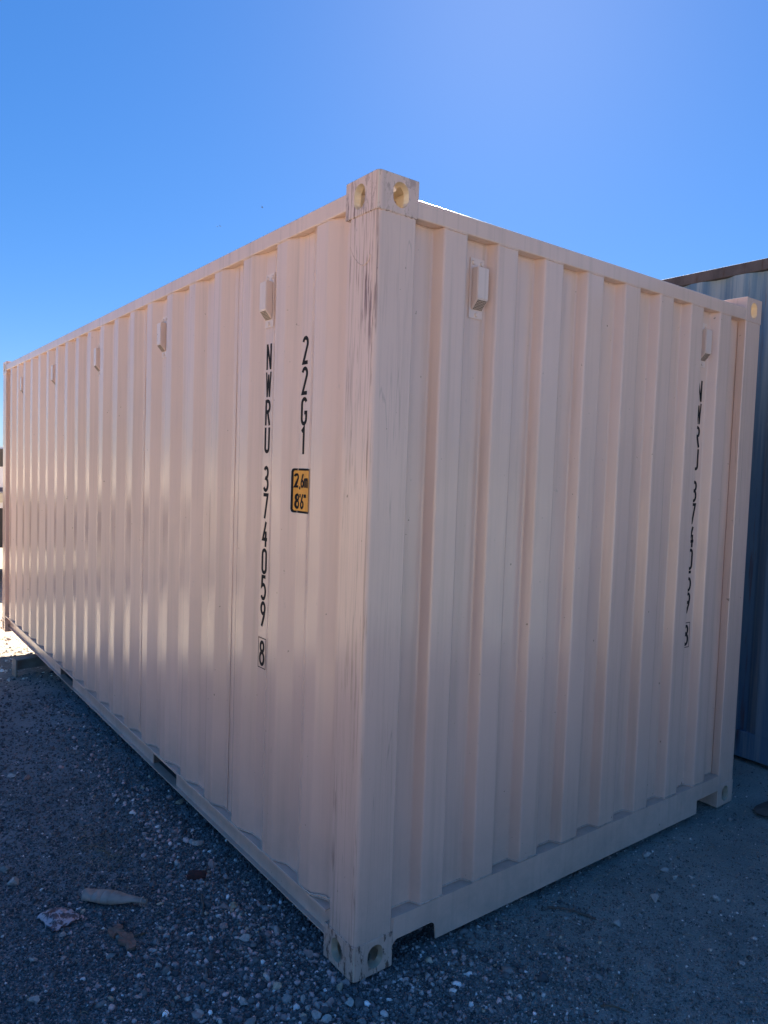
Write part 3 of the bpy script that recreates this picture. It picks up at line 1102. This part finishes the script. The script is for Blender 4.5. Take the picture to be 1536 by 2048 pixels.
for d, dist, s, rz, lb in ((Vector((.4255, .9565, .3276)), 175, .75, .5, 'small dark bird, left one of the close pair above the left roof line'),
                           (Vector((.4292, .9549, .3287)), 170, .8, 1.9, 'small dark bird, right one of the close pair above the left roof line'),
                           (Vector((.4751, .9216, .3562)), 160, .9, 2.6, 'lone small dark bird in the sky left of the tan corner casting')):
    p = cp + d.normalized() * dist
    bird(p.x, p.y, p.z, s, rz, lb)

# ------------------------------------------------------------------ litter and single stones
def crumple(v, a, f, seed):
    return v + Vector([noise.noise(v * f + Vector((seed + 7 * k, 0, 0))) * a for k in range(3)])

def bottle():
    a, b = Vector((-.575, .985, 0)), Vector((-.392, .806, 0))
    ax = (b - a)
    ln = ax.length
    rot = math.atan2(ax.y, ax.x)
    o = thing('plastic_bottle', (a.x, a.y, gh(a.x, a.y) + .008), 'crushed cloudy plastic bottle with ribbed sides lying on the dark gravel', 'bottle')
    prof = [(0, .018), (.0015, .024), (.006, .0265), (.03, .0268), (.044, .027), (.047, .0242), (.050, .0272), (.078, .0278), (.081, .0248), (.084, .0280), (.110, .0278), (.113, .0245), (.116, .0272), (.135, .0240), (.165, .0190), (.195, .0145), (.215, .0122), (.232, .0118), (.240, .0130), (.250, .0135)]
    k_ = ln / .25
    bm = bmesh.new()
    rings = []
    n = 20
    for s, r in prof:
        ring = []
        for k in range(n):
            t = 6.2832 * k / n
            p = Vector((s * k_, r * math.cos(t) * 1.12, r * math.sin(t) * .72))
            p = crumple(crumple(p, .006, 22, 3), .003, 70, 8)
            ring.append(bm.verts.new((p.x, p.y, p.z + .022)))
        rings.append(ring)
    for i in range(len(rings) - 1):
        for k in range(n):
            bm.faces.new((rings[i][k], rings[i][(k + 1) % n], rings[i + 1][(k + 1) % n], rings[i + 1][k]))
    bm.faces.new(rings[0][::-1]); bm.faces.new(rings[-1])
    x = fin('body', bm, 'bottle', None, smooth=50)
    x.parent = o
    bm = bmesh.new()
    rr = []
    for k in range(19):
        t = 6.2832 * k / 18
        rr.append((.232 * k_, .0165 * math.cos(t), .0150 * math.sin(t) + .020))
    tube_bm(bm, rr, .0022, 6)
    x = fin('neck_ring', bm, 'bottle_ring', None, smooth=60)
    x.parent = o
    o.rotation_euler = (0, 0, rot)
bottle()

def wrapper():
    c = Vector((-.68, .915, 0))
    # corner points: left, top, right, bottom
    P0, P1, P2, P3 = Vector((-.742, .962, 0)), Vector((-.672, .985, 0)), Vector((-.603, .868, 0)), Vector((-.716, .842, 0))
    n = 16
    v, f = [], []
    for side in (0, 1):
        for j in range(n + 1):
            for i in range(n + 1):
                u_, w_ = i / n, j / n
                p = (P0 * (1 - u_) + P1 * u_) * (1 - w_) + (P3 * (1 - u_) + P2 * u_) * w_
                dome = .016 * (math.sin(math.pi * u_) * math.sin(math.pi * w_)) ** .5
                p = p + Vector((noise.noise(p * 45) * .006, noise.noise(p * 45 + Vector((9, 0, 0))) * .006, 0))
                cr = abs(noise.noise(p * 38)) * .020 + abs(noise.noise(p * 95)) * .010
                z = .004 + dome + cr if side == 0 else .002 + cr * .4
                v.append((p.x, p.y, gh(p.x, p.y) + z + .004))
        o_ = side * (n + 1) ** 2
        for j in range(n):
            for i in range(n):
                a = o_ + j * (n + 1) + i
                f.append((a, a + 1, a + n + 2, a + n + 1))
    o = pydata('food_wrapper', v, f, 'wrapper', smooth=40)
    tagm(o, 'torn pinkish foil wrapper crumpled on the gravel left of the bottle', 'wrapper')
wrapper()

def shard(name, pts, th, mat, label, cat, wob=.006, group=None):
    """flat bent scrap: outline in world xy, thickness th"""
    n = len(pts)
    cx, cy = sum(p[0] for p in pts) / n, sum(p[1] for p in pts) / n
    v = []
    for lv in (0, 1):
        for x, y in pts + [(cx, cy)]:
            z = gh(x, y) + .004 + lv * th + abs(noise.noise(Vector((x * 40, y * 40, 2)))) * wob
            v.append((x, y, z))
    f = [(i, (i + 1) % n, n) for i in range(n)] + [((i + 1) % n + n + 1, i + n + 1, 2 * n + 1) for i in range(n)] + [(i, i + n + 1, (i + 1) % n + n + 1, (i + 1) % n) for i in range(n)]
    bm = bmesh.new()
    q = [bm.verts.new(p) for p in v]
    for fc in f:
        bm.faces.new([q[i] for i in fc])
    bmesh.ops.subdivide_edges(bm, edges=list(bm.edges), cuts=1, use_grid_fill=True)
    for vv in bm.verts:
        vv.co = crumple(vv.co, .007, 75, 5)
    o = fin(name, bm, mat)
    return tagm(o, label, cat, group)
shard('cardboard_scrap', [(-.562, .722), (-.549, .748), (-.526, .741), (-.519, .751), (-.505, .724), (-.517, .706), (-.512, .690), (-.536, .698), (-.552, .689)], .012, 'card', 'brown cardboard scrap, rounder upper one of two on the gravel below the bottle', 'cardboard')
shard('cardboard_scrap', [(-.534, .696), (-.514, .702), (-.505, .676), (-.491, .670), (-.495, .628), (-.503, .597), (-.520, .585), (-.534, .590), (-.531, .622), (-.545, .650), (-.535, .668)], .010, 'card', 'brown cardboard scrap, longer lower one of two on the gravel below the bottle', 'cardboard')

def stick(a, b, r, mat, label, cat='stick', name='stick', bow=.006):
    a, b = Vector(a), Vector(b)
    pts, rr = [], []
    for k in range(9):
        t = k / 8
        p = a.lerp(b, t)
        pts.append((p.x + bow * math.sin(3.1 * t), p.y + bow * math.sin(3.1 * t) * .6, gh(p.x, p.y) + r * .8 + .004 + .003 * math.sin(5 * t)))
        rr.append(r * (.8 + .35 * noise.noise(Vector((t * 6, a.x * 9, 0)))))
    bm = bmesh.new()
    tube_bm(bm, pts, rr, 7)
    o = fin(name, bm, mat, smooth=40)
    tagm(o, label, cat)
stick((-.508, .654, 0), (-.430, .648, 0), .0035, 'wood', 'short brown stick pointing right from the cardboard scraps')
stick((-.199, .748, 0), (-.246, .624, 0), .005, 'grey_wood', 'dark grey stick among the pink stones beside the container side')
stick((.876, -.070, 0), (.975, -.222, 0), .0055, 'grey_wood', 'long grey twig on the dusty ground in front of the container end', bow=.012)
stick((.60, -.52, 0), (.66, -.585, 0), .0035, 'wood', 'thin pale twig on the dusty ground below the container end')
stick((-.43, 1.32, 0), (-.39, 1.24, 0), .003, 'straw', 'thin pale straw on the dark gravel above the bottle')

def rock(name, x, y, sx, sy, sz, mat, seed, rot=0.0, tint=None, sub=2, rough=.35):
    bm = bmesh.new()
    bmesh.ops.create_icosphere(bm, subdivisions=sub, radius=1)
    for v in bm.verts:
        d = v.co.copy()
        k = 1 + rough * .8 * noise.noise(d * 1.3 + Vector((seed, 0, 0))) + rough * .5 * noise.noise(d * 3 + Vector((0, seed, 0)))
        # chop into facets
        p = d * k
        for j in range(5):
            nn = Vector((math.sin(seed + j * 2.1), math.cos(seed * 1.7 + j * 1.3), math.sin(seed * .6 + j * 2.9))).normalized()
            ex = p.dot(nn) - .60
            if ex > 0:
                p -= nn * ex
        v.co = Vector((p.x * sx, p.y * sy, p.z * sz))
    o = fin(name, bm, mat, smooth=22)
    o.location = (x, y, gh(x, y) + sz * .55)
    o.rotation_euler = (0, 0, rot)
    if tint:
        me = o.data
        at = me.attributes.new('tint', 'FLOAT_COLOR', 'POINT')
        for i in range(len(me.vertices)):
            at.data[i].color = (*tint, 1)
    return o
o = rock('rock', 2.44, -.235, .085, .12, .052, 'lump', 4.2, .4, sub=3)
tagm(o, 'large grey rounded rock on the ground at the right, near the blue container', 'rock')
bm = bmesh.new()
box(bm, -.036, .036, -.020, .020, 0, .026, bev=.004)
for v in bm.verts:
    v.co = crumple(v.co, .0025, 30, 1)
o = fin('brick_fragment', bm, 'brick', smooth=30)
o.location = (-.160, .882, gh(-.16, .882) - .002)
o.rotation_euler = (0, .05, R(-33))
tagm(o, 'dark red brick fragment among the pink stones beside the container side', 'brick')

PINK = (.40, .27, .24); PALE = (.48, .41, .37); TAN = (.44, .34, .25); WHITE = (.50, .46, .42); GREY = (.27, .25, .235)
ROCKS = [
 # px-measured ground spots: x, y, size, colour, label
 (-.105, .690, .019, TAN, 'yellowish stone, largest in the pink stone cluster beside the container side'),
 (-.150, .500, .017, PINK, 'pink stone standing on edge low beside the container corner'),
 (-.300, .870, .011, PINK, None),
]
import itertools
def ground_at(u, v):
    d = rt * ((u - 768) / 1458.99) + up * ((1024 - v) / 1458.99) + fw
    k = (0 - cp.z) / d.z
    return cp.x + d.x * k, cp.y + d.y * k
SPOTS = [
 (468, 1815, 9, TAN, 'yellowish tan stone in the pink stone cluster beside the container side'),
 (448, 1813, 8, PINK, 'pink stone just left of the yellowish tan stone in the cluster'),
 (492, 1878, 10, PALE, 'pale angular stone in the cluster nearest the near bottom casting'),
 (448, 1852, 8, PINK, 'pink leaf-shaped stone below the stick in the stone cluster'),
 (424, 1727, 9, PINK, 'flat pink stone above the dark brick fragment'),
 (397, 1688, 9, PALE, 'pale pink round stone topmost in the cluster along the container side'),
 (383, 1684, 7, PALE, 'small pale stone beside the topmost pale pink stone'),
 (341, 1598, 7, PINK, 'pinkish stone under the second fork pocket'),
 (358, 1606, 7, TAN, 'tan stone right of the pinkish one under the second fork pocket'),
 (619, 1905, 9, PINK, 'pink rounded stone just left of the near bottom casting'),
 (680, 1972, 8, TAN, 'flat tan stone directly below the near bottom casting'),
 (702, 2003, 9, WHITE, 'round white stone in the gravel below the near bottom casting'),
 (633, 2027, 11, PALE, 'large pale rounded stone at the bottom edge of the picture'),
 (651, 2036, 10, WHITE, 'long whitish stone at the bottom edge beside the pale rounded one'),
 (660, 2003, 8, PINK, 'purplish pink stone left of the round white stone'),
 (648, 2008, 7, PALE, 'narrow pale stone left of the purplish pink stone'),
 (606, 1996, 7, PALE, 'pale angular stone at the left of the gravel below the near casting'),
 (615, 2013, 7, PALE, 'pale pointed stone above the large pale stone at the bottom edge'),
 (827, 2014, 8, GREY, 'grey flat stone in the fine gravel right of the near casting'),
 (843, 1981, 5, WHITE, 'tiny white stone in the fine gravel right of the near casting'),
 (1350, 1750, 6, WHITE, 'white stone right of centre on the dusty ground before the container end'),
 (1310, 1793, 9, WHITE, 'flat white stone in the middle of the dusty ground before the container end'),
 (1330, 1735, 7, PALE, 'pale lump beside the white stone near the container end sill'),
 (1294, 1704, 8, PALE, 'pale stone close under the container end sill'),
 (1432, 1793, 6, WHITE, 'small white triangular stone at the right of the dusty ground'),
 (1233, 1842, 8, WHITE, 'long white flake right of the grey twig'),
 (1484, 1920, 6, WHITE, 'small white stone by the right edge of the picture'),
 (28, 1759, 9, PALE, 'pale hollow-looking stone at the left edge above the wrapper'),
 (8, 1737, 8, GREY, 'grey stone cut by the left edge of the picture'),
 (68, 1993, 9, PALE, 'pale flat stone at the lower left below the wrapper'),
 (125, 1860, 6, PALE, 'small pale stone at the right tip of the wrapper'),
 (374, 1994, 6, WHITE, 'small white pebble low between the bottle and the near casting'),
 (397, 2020, 8, WHITE, 'upright white flake at the bottom below the small white pebble'),
 (486, 1998, 9, PALE, 'pale oval stone at the bottom left of the gravel cluster'),
 (316, 1926, 6, WHITE, 'small white leaf-shaped flake below the short brown stick'),
 (310, 1893, 5, WHITE, 'tiny white pebble right of the longer cardboard scrap'),
 (222, 1904, 7, GREY, 'grey stone at the lower left of the cardboard scraps'),
 (66, 1915, 6, PALE, 'pale stone below the wrapper on the left'),
 (54, 1555, 7, PINK, 'pinkish stone at the left edge of the dark gravel, midway up'),
 (24, 1551, 6, WHITE, 'whitish stone left of the pinkish one, midway up the left edge'),
]
for i, (u_, v_, pz, tint, lb) in enumerate(SPOTS):
    x, y = ground_at(u_, v_)
    dist = (Vector((x, y, 0)) - cp).length
    r = pz * dist / 1459 * .98
    o = rock('stone', x, y, r * (1.1 + .3 * rnd.random()), r * (.75 + .25 * rnd.random()), r * .78, 'stone', i * 3.7 + 1, rnd.random() * 6.28, tint, sub=2, rough=.75)
    tagm(o, lb, 'stone', 'pale stones lying in the dark gravel')

# ------------------------------------------------------------------ gravel (nobody could count it)
def ico():
    t = (1 + 5 ** .5) / 2
    v = np.array([(-1, t, 0), (1, t, 0), (-1, -t, 0), (1, -t, 0), (0, -1, t), (0, 1, t), (0, -1, -t), (0, 1, -t), (t, 0, -1), (t, 0, 1), (-t, 0, -1), (-t, 0, 1)], float)
    v /= np.linalg.norm(v[0])
    f = np.array([(0, 11, 5), (0, 5, 1), (0, 1, 7), (0, 7, 10), (0, 10, 11), (1, 5, 9), (5, 11, 4), (11, 10, 2), (10, 7, 6), (7, 1, 8), (3, 9, 4), (3, 4, 2), (3, 2, 6), (3, 6, 8), (3, 8, 9), (4, 9, 5), (2, 4, 11), (6, 2, 10), (8, 6, 7), (9, 8, 1)])
    return v, f
IV, IF = ico()
OV = np.array([(1, 0, 0), (-1, 0, 0), (0, 1, 0), (0, -1, 0), (0, 0, 1), (0, 0, -1)], float)
OF = np.array([(0, 2, 4), (2, 1, 4), (1, 3, 4), (3, 0, 4), (2, 0, 5), (1, 2, 5), (3, 1, 5), (0, 3, 5)])

def gh_np(xy):
    return np.array([gh(a, b) for a, b in xy])

def stones(name, xy, size, tint, label, cat, grain=False):
    n = len(xy)
    BV, BF = (OV, OF) if grain else (IV, IF)
    nv = len(BV)
    V = np.repeat(BV[None], n, 0)
    jit = .34 if grain else .14
    V = V * (1 + rng.uniform(-.28, .28, (n, nv, 1))) + rng.uniform(-jit, jit, (n, nv, 3))
    sc = np.stack([rng.uniform(.8, 1.35, n), rng.uniform(.65, 1.1, n), rng.uniform(.5, .9, n)], 1) * size[:, None]
    V *= sc[:, None, :]
    a, b, c = rng.uniform(0, 6.28, n), rng.normal(0, .5, n), rng.normal(0, .5, n)
    def rotm(ax, t):
        m_ = np.zeros((n, 3, 3)); i, j = [(1, 2), (2, 0), (0, 1)][ax]
        m_[:, ax, ax] = 1; m_[:, i, i] = np.cos(t); m_[:, j, j] = np.cos(t); m_[:, i, j] = -np.sin(t); m_[:, j, i] = np.sin(t)
        return m_
    Rm = rotm(2, a) @ rotm(0, b) @ rotm(1, c)
    V = np.einsum('nij,nkj->nki', Rm, V)
    zz = gh_np(xy) + size * rng.uniform(.05, .5, n)
    V[:, :, 0] += xy[:, 0:1]; V[:, :, 1] += xy[:, 1:2]; V[:, :, 2] += zz[:, None]
    F = (BF[None] + (np.arange(n) * nv)[:, None, None]).reshape(-1, 3)
    me = bpy.data.meshes.new(name)
    me.vertices.add(n * nv)
    me.vertices.foreach_set('co', V.reshape(-1).astype(np.float32))
    me.loops.add(F.size)
    me.loops.foreach_set('vertex_index', F.reshape(-1).astype(np.int32))
    me.polygons.add(len(F))
    me.polygons.foreach_set('loop_start', np.arange(0, F.size, 3, dtype=np.int32))
    me.update(calc_edges=True)
    at = me.attributes.new('tint', 'FLOAT_COLOR', 'POINT')
    colr = np.ones((n, nv, 4), np.float32)
    colr[:, :, :3] = tint[:, None, :]
    at.data.foreach_set('color', colr.reshape(-1))
    o = link(name, me, M['stone'])
    o['kind'] = 'stuff'
    return tagm(o, label, cat)

def scatter(n, x0, x1, y0, y1, accept):
    out = []
    tot = 0
    while tot < n:
        p = np.stack([rng.uniform(x0, x1, n), rng.uniform(y0, y1, n)], 1)
        k = p[rng.random(len(p)) < accept(p)]
        out.append(k); tot += len(k)
    return np.concatenate(out)[:n]

def pick(n, cols, wts):
    c = np.array(cols)[rng.choice(len(cols), n, p=np.array(wts) / sum(wts))]
    return c * rng.uniform(.75, 1.3, (n, 1)) * 3.0

BIGR = [(-.45, .2)]
near = lambda p, s: np.exp(-np.hypot(p[:, 0] + .55, p[:, 1] - .3) / s)
DK = [(.035, .035, .037), (.052, .050, .050), (.075, .07, .067), (.11, .10, .095), (.17, .13, .12), (.30, .26, .24)]
# dark crushed asphalt on the long side
p = scatter(125000, -2.0, .3, -.5, 5.2, lambda p: near(p, .95))
stones('asphalt_gravel', p, rng.lognormal(math.log(.0038), .36, len(p)) * (1 + .22 * np.clip(p[:, 1] - 1, 0, 4)), pick(len(p), DK, [5, 5, 4, 2.2, .9, .3]), 'dark crushed asphalt gravel covering the ground left of the tan container', 'gravel', grain=True)
# coarse stones banked along the rail and round the near corner
def acc(p):
    d = np.exp(-((p[:, 0] + .13) / .13) ** 2) * np.exp(-np.clip(p[:, 1] - .5, 0, 9) / 1.1)
    d2 = np.exp(-(np.hypot(p[:, 0] + .12, (p[:, 1] - .12) / 1.4) / .42) ** 2)
    d3 = .5 * np.exp(-(np.hypot(p[:, 0] - .25, p[:, 1] + .22) / .35) ** 2)
    return np.clip(np.maximum(np.maximum(d, d2 * .8), d3), 0, 1)
p = scatter(6500, -.75, 1.0, -.6, 3.6, acc)
stones('coarse_gravel', p, rng.lognormal(math.log(.0062), .38, len(p)), pick(len(p), DK + [PINK, PALE], [4, 5, 4, 3, 1.2, .5, .12, .05]), 'coarse dark and pinkish stones banked along the bottom rail of the tan container', 'gravel')
p = scatter(900, -.75, 1.0, -.6, 3.6, acc)
stones('pink_gravel', p, rng.lognormal(math.log(.0085), .28, len(p)), pick(len(p), [(.24, .155, .14), (.26, .22, .20), (.2, .15, .11), (.14, .10, .095)], [3, 1.3, 1, 3]), 'pinkish quartz stones scattered among the dark gravel beside the tan container', 'gravel')
# finer, dustier chips in front of the end wall
p = scatter(70000, -.3, 2.9, -1.4, .4, lambda p: np.exp(-np.hypot(p[:, 0] - .2, p[:, 1] + .6) / .85) * .9)
stones('fine_gravel', p, rng.lognormal(math.log(.0027), .45, len(p)), pick(len(p), [(.06, .056, .052), (.09, .083, .076), (.12, .11, .10), (.17, .155, .14), (.32, .29, .26)], [4, 5, 3, 1.4, .35]), 'fine grey chips on the dusty ground in front of the tan container end', 'gravel', grain=True)
# pale chips everywhere
p = scatter(620, -1.8, 2.8, -1.3, 5.0, lambda p: .15 + .85 * np.exp(-np.hypot(p[:, 0] - .1, p[:, 1] - .1) / 1.4))
stones('pale_chips', p, rng.lognormal(math.log(.0040), .42, len(p)), pick(len(p), [(.30, .28, .26), (.24, .21, .19), (.19, .15, .12)], [2, 3, 1]), 'small pale stone chips sprinkled over the dark ground', 'gravel')
# sunlit gravel beyond the far end
p = scatter(7000, -2.5, 2.6, 4.8, 9.5, lambda p: np.exp(-np.abs(p[:, 1] - 6) / 1.5) * .9)
stones('far_gravel', p, rng.lognormal(math.log(.0085), .4, len(p)), pick(len(p), [(.12, .10, .085), (.34, .31, .26), (.42, .39, .33)], [2, 3, 2]), 'sunlit pale gravel beyond the far end of the tan container', 'gravel')

# dry grass and straw bits
def straw():
    v, f = [], []
    for _ in range(520):
        if rnd.random() < .35:
            x, y = rnd.gauss(-.42, .10), rnd.gauss(1.30, .16)
        elif rnd.random() < .5:
            x, y = rnd.uniform(-1.1, .1), rnd.uniform(.2, 3.2)
        else:
            x, y = rnd.uniform(.2, 2.5), rnd.uniform(-1.1, .1)
        a = rnd.random() * 6.28
        l = rnd.uniform(.012, .05)
        wd = rnd.uniform(.0005, .0011)
        bend_ = rnd.uniform(-.9, .9)
        n0 = len(v)
        for k in range(4):
            t = k / 3
            aa = a + bend_ * t
            px, py = x + l * t * math.cos(aa), y + l * t * math.sin(aa)
            z = gh(px, py) + .006 + .006 * math.sin(3 * t)
            nx, ny = -math.sin(aa) * wd, math.cos(aa) * wd
            v += [(px + nx, py + ny, z), (px - nx, py - ny, z), (px, py, z + wd * 1.5)]
        for k in range(3):
            j = n0 + 3 * k
            f += [(j, j + 3, j + 5, j + 2), (j + 2, j + 5, j + 4, j + 1), (j + 1, j + 4, j + 3, j)]
    o = pydata('dry_straw', v, f, 'straw', kind='stuff')
    tagm(o, 'thin dry grass and straw bits strewn over the gravel', 'dry grass')
straw()
